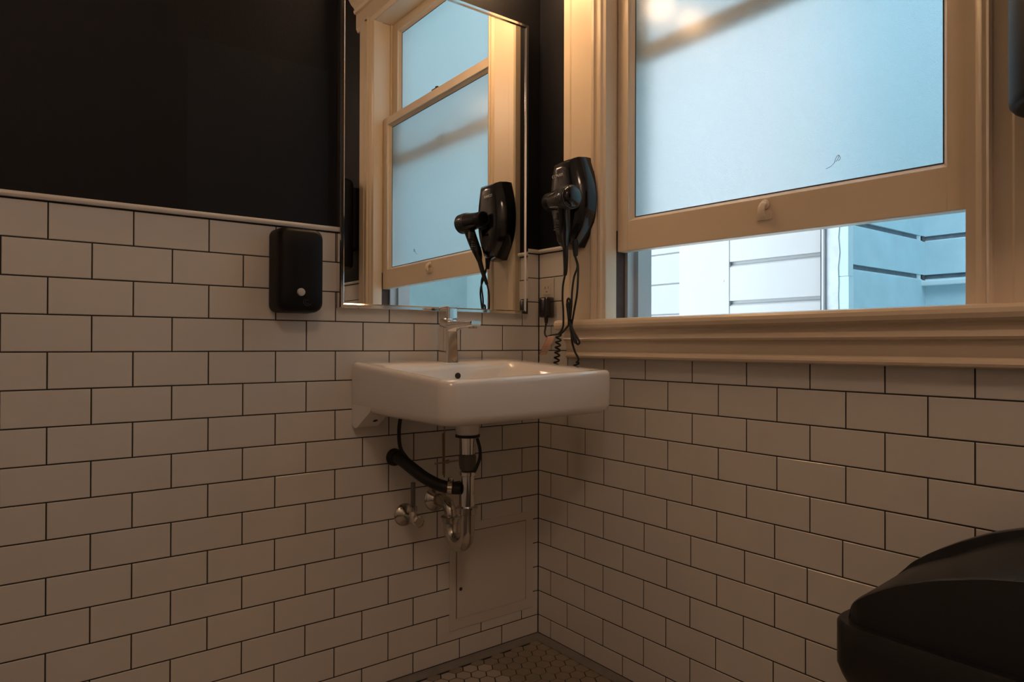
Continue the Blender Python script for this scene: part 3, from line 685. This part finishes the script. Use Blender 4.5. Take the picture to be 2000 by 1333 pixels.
tx.matrix_world = Matrix.Translation((-0.0932, -0.196, 1.437)) @ Matrix(((0, 0, -1, 0), (-1, 0, 0, 0), (0, 1, 0, 0), (0, 0, 0, 1)))
tx.parent = hh; tx.matrix_parent_inverse = hh.matrix_world.inverted()
bm = NB(); lathe(bm, (-0.062, -0.236, 1.262), (0, -0.08, -1), [(0, 0.011), (0.02, 0.0105), (0.040, 0.008), (0.058, 0.0065), (0.060, 0.004)], 14)
finish('strain_relief', bm, M['rubber'], hh, smooth=True)
CX = -0.078; cr = 0.0030
def cord(bm, yz, x=CX, r=cr, n=7, dx=None):
    pts = [(x if len(p) == 2 else p[2], p[0], p[1]) for p in yz]
    tube(bm, catmull(pts, n), r, 8)
bm = NB()
sh_ = 0.0135
cord(bm, [(-0.2415, 1.205, -0.066), (-0.2590, 1.170, -0.072), (-0.2520, 1.140), (-0.2440, 1.100), (-0.2410, 1.055), (-0.2350, 1.010)], CX)
cord(bm, [(-0.2415, 1.205, -0.066), (-0.2550, 1.175, -0.066), (-0.2640, 1.135, -0.074), (-0.2600, 1.090, -0.074), (-0.2500, 1.050, -0.074), (-0.2390, 1.008, -0.074)], CX)
cord(bm, [(-0.2390, 1.008), (-0.2300, 1.045), (-0.2260, 1.070), (-0.2320, 1.079), (-0.2390, 1.070), (-0.2405, 1.045), (-0.2380, 1.008)], -0.081)
cord(bm, [(-0.2380, 1.010), (-0.2330, 1.040), (-0.2295, 1.060), (-0.2330, 1.068), (-0.2365, 1.058), (-0.2370, 1.012)], -0.085)
cord(bm, [(-0.2400, 1.012), (-0.2520, 0.985), (-0.2730, 0.960), (-0.2780, 0.950), (-0.2700, 0.946), (-0.2580, 0.963), (-0.2430, 1.006)], -0.081)
cord(bm, [(-0.2400, 1.012), (-0.2560, 0.978), (-0.2690, 0.955), (-0.2640, 0.951), (-0.2500, 0.972), (-0.2420, 1.006)], -0.085)
finish('folded_power_cord', bm, M['rubber'], hh, smooth=True)
def coil(path, R_, turns, r):
    pts = [Vector(p) for p in path]; P2 = catmull(pts, 10)
    L = [0]; 
    for a, b in zip(P2[:-1], P2[1:]): L.append(L[-1]+(b-a).length)
    out = []; N = int(turns*12)
    for k in range(N+1):
        s = L[-1]*k/N; i = 0
        while i < len(L)-2 and L[i+1] < s: i += 1
        t = (s-L[i])/max(1e-9, L[i+1]-L[i]); p = P2[i].lerp(P2[i+1], t); T = (P2[i+1]-P2[i]).normalized()
        X = Vector((1, 0, 0)); Nn = (X-T*X.dot(T)).normalized(); B = T.cross(Nn); a = 2*PI*turns*k/N
        out.append(p+(Nn*math.cos(a)+B*math.sin(a))*R_)
    return out
bm = NB()
tube(bm, coil([(-0.078, -0.1860, 0.975), (-0.078, -0.1815, 0.934), (-0.078, -0.1750, 0.881), (-0.078, -0.1755, 0.842), (-0.078, -0.186, 0.790), (-0.078, -0.2140, 0.770), (-0.078, -0.2460, 0.800), (-0.078, -0.2620, 0.850), (-0.078, -0.2620, 0.893)], 0.0072, 24, 0.002), 0.0028, 7)
cord(bm, [(-0.2400, 1.012), (-0.2200, 0.994), (-0.1980, 0.978), (-0.1850, 0.975)])
cord(bm, [(-0.2400, 1.012), (-0.2430, 0.958), (-0.2560, 0.925), (-0.2700, 0.906), (-0.2680, 0.896), (-0.2620, 0.894)])
finish('coiled_cord', bm, M['rubber'], hh, smooth=True)
bm = NB(); lathe(bm, (CX-0.002, -0.2385, 1.002), (0, 0, 1), [(0, 0.0078), (0.016, 0.0078)], 14); finish('cord_tie', bm, M['satin_black'], hh)
bm = NB()
loft(bm, [[(x, -0.0680+a+sy, 1.0615+b) for a, b in rrect(hy, hz, 0.008, 4)] for x, hy, hz, sy in ((-0.0075, 0.018, 0.029, 0.002), (-0.012, 0.0215, 0.0325, 0.001), (-0.030, 0.0215, 0.0325, 0), (-0.040, 0.0200, 0.0310, 0), (-0.044, 0.016, 0.026, 0))])
lathe(bm, (-0.028, -0.0700, 1.031), (0, 0, -1), [(0, 0.0068), (0.014, 0.0058), (0.020, 0.0048)], 12)
finish('plug_adapter', bm, M['gloss_black'], hh, smooth=True, autos=50)
bm = NB(); cord(bm, [(-0.0700, 1.014, -0.028), (-0.0705, 0.996, -0.032), (-0.0830, 0.980, -0.045), (-0.1120, 0.969, -0.062), (-0.1450, 0.972, -0.072), (-0.1830, 0.976, -0.075)])
finish('plug_cord', bm, M['rubber'], hh, smooth=True)

hd = thing('hair_dryer', 'black handheld hair dryer hanging in its holder by the window', 'hair dryer', (-0.118, -0.225, 1.36))
ax = Vector((0.10, 1.0, 0.035)).normalized(); hb = Vector((-0.130, -0.309, 1.3570))
bm = NB(); lathe(bm, hb, ax, [(0, 0.024), (0.004, 0.029), (0.012, 0.0325), (0.030, 0.0340), (0.050, 0.0330), (0.070, 0.0295), (0.092, 0.0270), (0.098, 0.0260)], 28)
finish('barrel', bm, M['gloss_black'], hd, smooth=True)
bm = NB(); lathe(bm, hb+ax*0.096, ax, [(0, 0.0255), (0.010, 0.0265), (0.026, 0.0260), (0.030, 0.0245), (0.030, 0.020), (0.018, 0.019)], 28)
finish('nozzle', bm, M['satin_black'], hd, smooth=True)
bm = NB()
for k in range(6):
    lathe(bm, hb+ax*(0.010+0.007*k), ax, [(0, 0.0345-0.0003*abs(k-3)), (0.0022, 0.0345-0.0003*abs(k-3))], 28)
finish('intake_ribs', bm, M['badge'], hd, smooth=True, autos=30)
bm = NB()
tube(bm, catmull([(-0.126, -0.262, 1.340), (-0.119, -0.256, 1.312), (-0.110, -0.248, 1.280), (-0.103, -0.239, 1.252), (-0.097, -0.236, 1.225)], 5),
     [0.021, 0.0207, 0.0204, 0.02, 0.0198, 0.0196, 0.0195, 0.0194, 0.0192, 0.019, 0.0188, 0.0185, 0.018, 0.0174, 0.0167, 0.016, 0.0148, 0.0135, 0.012, 0.0105, 0.009], 18, flat=0.8)
finish('handle', bm, M['gloss_black'], hd, smooth=True, autos=60)
bm = NB(); box(bm, -0.140, -0.120, -0.246, -0.232, 1.300, 1.322, 0.003)
for k in range(3): box(bm, -0.134, -0.122, -0.2350, -0.226, 1.272+0.007*k, 1.275+0.007*k)
finish('switch', bm, M['badge'], hd)
bm = NB(); tube(bm, catmull([(-0.098, -0.2365, 1.230), (-0.091, -0.230, 1.195), (-0.084, -0.222, 1.165), (-0.081, -0.2165, 1.148)], 6), [0.0088, 0.0086, 0.0084, 0.0082, 0.008, 0.0078, 0.0076, 0.0074, 0.0072, 0.007, 0.0068, 0.0066, 0.0064, 0.0062, 0.006, 0.0058, 0.0056, 0.0055, 0.0055], 12)
finish('strain_relief', bm, M['rubber'], hd, smooth=True)
bm = NB(); cord(bm, [(-0.2165, 1.150, -0.081), (-0.2065, 1.118), (-0.2045, 1.080), (-0.2075, 1.050), (-0.2080, 1.003), (-0.1990, 0.985), (-0.1880, 0.977)], -0.080)
cord(bm, [(-0.2095, 1.130, -0.080), (-0.2165, 1.122, -0.074)], -0.080) if False else None
finish('cord', bm, M['rubber'], hd, smooth=True)

tg = thing('warning_tag', 'small pink and white warning tag curling on the black cord above the sink', 'tag', (-0.075, -0.12, 0.91))
bm = NB(); N = 8; rows = []
for k in range(N+1):
    t = k/N; z = 0.972-0.058*t; off = 0.040*t**1.7
    rows.append([bm.verts.new((-0.078-0.006*math.sin(PI*t)-0.003*j, -0.1700+0.033*j+off*(1.0 if j else 1.0), z-0.003*j)) for j in (0, 1)])
for k in range(N): bm.faces.new((rows[k][0], rows[k][1], rows[k+1][1], rows[k+1][0]))
bmesh.ops.solidify(bm, geom=list(bm.faces), thickness=0.0004)
finish('paper', bm, M['tag'], tg, smooth=True)
bm = NB()
for j, (u0, u1) in enumerate(((0.05, 0.12), (0.86, 0.96))):
    rows = []
    for k in range(N+1):
        t = k/N; z = 0.972-0.058*t; off = 0.040*t**1.7
        rows.append([bm.verts.new((-0.0795-0.006*math.sin(PI*t)-0.003*u, -0.1700+0.033*u+off, z-0.003*u)) for u in (u0, u1)])
    for k in range(N): bm.faces.new((rows[k][0], rows[k][1], rows[k+1][1], rows[k+1][0]))
for k in range(9):      # lines of fine print
    t0, t1 = 0.10+0.085*k, 0.125+0.085*k; q = []
    for t, u in ((t0, 0.22), (t0, 0.78), (t1, 0.78), (t1, 0.22)): q.append(bm.verts.new((-0.0795-0.006*math.sin(PI*t)-0.003*u, -0.1700+0.033*u+0.040*t**1.7, 0.972-0.058*t-0.003*u)))
    bm.faces.new(q)
bmesh.ops.solidify(bm, geom=list(bm.faces), thickness=0.0002)
finish('printed_lines', bm, M['tag_red'], tg)

# ------------------------------------------------------------------ trash bin
tb = thing('trash_bin', 'large matte black swing top trash bin against the window wall', 'trash bin', (-0.20, -1.40, 0))
BX0, BX1, BY0, BY1 = -0.342, -0.055, -1.710, -1.133
bcx, bcy, bhx, bhy = (BX0+BX1)/2, (BY0+BY1)/2, (BX1-BX0)/2, (BY1-BY0)/2
def br(ins, r, z): return [(bcx+a, bcy+b, z) for a, b in rrect(bhx-ins, bhy-ins, r, 8)]
bm = NB(); loft(bm, [br(0.050, 0.04, 0.0), br(0.046, 0.045, 0.006), br(0.018, 0.05, 0.385), br(0.016, 0.05, 0.40)])
finish('bin_body', bm, M['bin_black'], tb, smooth=True)
bm = NB(); loft(bm, [br(0.015, 0.05, 0.392), br(0.006, 0.052, 0.412), br(0.0, 0.055, 0.430), br(0.0, 0.055, 0.495), br(0.004, 0.052, 0.5005), br(0.018, 0.045, 0.5005)])
finish('lid_rim', bm, M['bin_black'], tb, smooth=True, autos=50)
# hood: cross sections along y
def lerp_table(tab, v):
    for (a, b), (c, d) in zip(tab[:-1], tab[1:]):
        if v <= c: return b+(d-b)*(v-a)/(c-a)
    return tab[-1][1]
T1 = [(0, 0.500), (0.006, 0.527), (0.02, 0.541), (0.035, 0.553), (0.073, 0.577), (0.126, 0.600), (0.193, 0.6205), (0.242, 0.6295), (0.267, 0.631)]
T2 = [(0, 0.502), (0.008, 0.540), (0.03, 0.568), (0.06, 0.592), (0.10, 0.618), (0.144, 0.642), (0.190, 0.660), (0.235, 0.670), (0.267, 0.673)]
LIP = [(0, 0.001), (0.05, 0.012), (0.10, 0.018), (0.16, 0.014), (0.23, 0.008), (0.267, 0.007)]
hhy = bhy-0.0215
FXN, BXN = BX0+0.017, BX1-0.020
bm = NB(); rings_ = []
for k in range(49):
    y = bcy-hhy*math.cos(PI*k/48); dd = hhy-abs(y-bcy)
    dd = dd*0.267/hhy
    z1, z2, lp = lerp_table(T1, dd), lerp_table(T2, dd), lerp_table(LIP, dd)
    ins = 0.02*max(0, 1-dd/0.03)**2
    f1 = FXN+0.016*(z1-0.5)/0.13
    rings_.append([(FXN+ins, y, 0.496), (FXN+0.003+ins, y, 0.499+0.5*(z1-0.5)), (f1+ins, y, z1-0.003), (f1+0.006+ins, y, z1), (BXN-0.070-ins, y, z2-lp), (BXN-0.068-ins, y, z2-0.001), (BXN-0.064-ins, y, z2), (BXN-0.045-ins, y, z2), (BXN-0.035-ins, y, z2-0.004), (BXN-ins, y, 0.496)])
loft(bm, rings_)
finish('lid_hood', bm, M['bin_black'], tb, smooth=True, autos=35)

# ------------------------------------------------------------------ dispenser at the right edge of the frame
pd = thing('towel_dispenser', 'dark rounded cylinder shaped wall dispenser hanging right of the window', 'dispenser', (-0.12, -1.43, 1.33))
bm = NB(); lathe(bm, (-0.128, -1.428, 1.308), (0, 0, 1), [(0, 0.088), (0.002, 0.096), (0.008, 0.1005), (0.016, 0.1015), (0.40, 0.1015), (0.412, 0.098), (0.418, 0.088)], 48)
finish('cylinder_body', bm, M['satin_black'], pd, smooth=True, autos=60)
bm = NB(); box(bm, -0.060, 0.0015, -1.458, -1.398, 1.40, 1.70, 0.003); finish('wall_bracket', bm, M['satin_black'], pd)

# ------------------------------------------------------------------ room lamps
vg = thing('vanity_light', 'chrome bar light with three glowing globes above the mirror', 'light', (-0.387, 0, 2.12))
bm = NB(); box(bm, -0.61, -0.08, -0.028, 0.0015, 2.10, 2.18, 0.004); finish('back_bar', bm, M['chrome'], vg)
for xx in (-0.527, -0.345, -0.163):
    bm = NB(); lathe(bm, (xx, -0.028, 2.14), (0, -1, 0), [(0, 0.028), (0.02, 0.028), (0.035, 0.022), (0.045, 0.022)], 20); finish('globe_socket', bm, M['chrome'], vg, smooth=True)
    bm = NB(); bmesh.ops.create_uvsphere(bm, u_segments=24, v_segments=14, radius=0.045, matrix=Matrix.Translation((xx, -0.112, 2.14))); finish('globe', bm, M['globe'], vg, smooth=True)
cl = thing('added_ceiling_light', 'round flush ceiling light, unseen, added to brighten the room', 'light', (-1.55, -2.35, 2.70))  # out of view, added as warm fill from the camera side
bm = NB(); lathe(bm, (-1.55, -2.35, CEILZ), (0, 0, -1), [(0, 0.25), (0.02, 0.25), (0.03, 0.245)], 32); finish('lamp_base', bm, M['chrome'], cl, smooth=True)
bm = NB(); lathe(bm, (-1.55, -2.35, CEILZ-0.030), (0, 0, -1), [(0, 0.24), (0.04, 0.23), (0.08, 0.17), (0.10, 0.02)], 32); finish('lamp_diffuser', bm, M['diffuser'], cl, smooth=True)
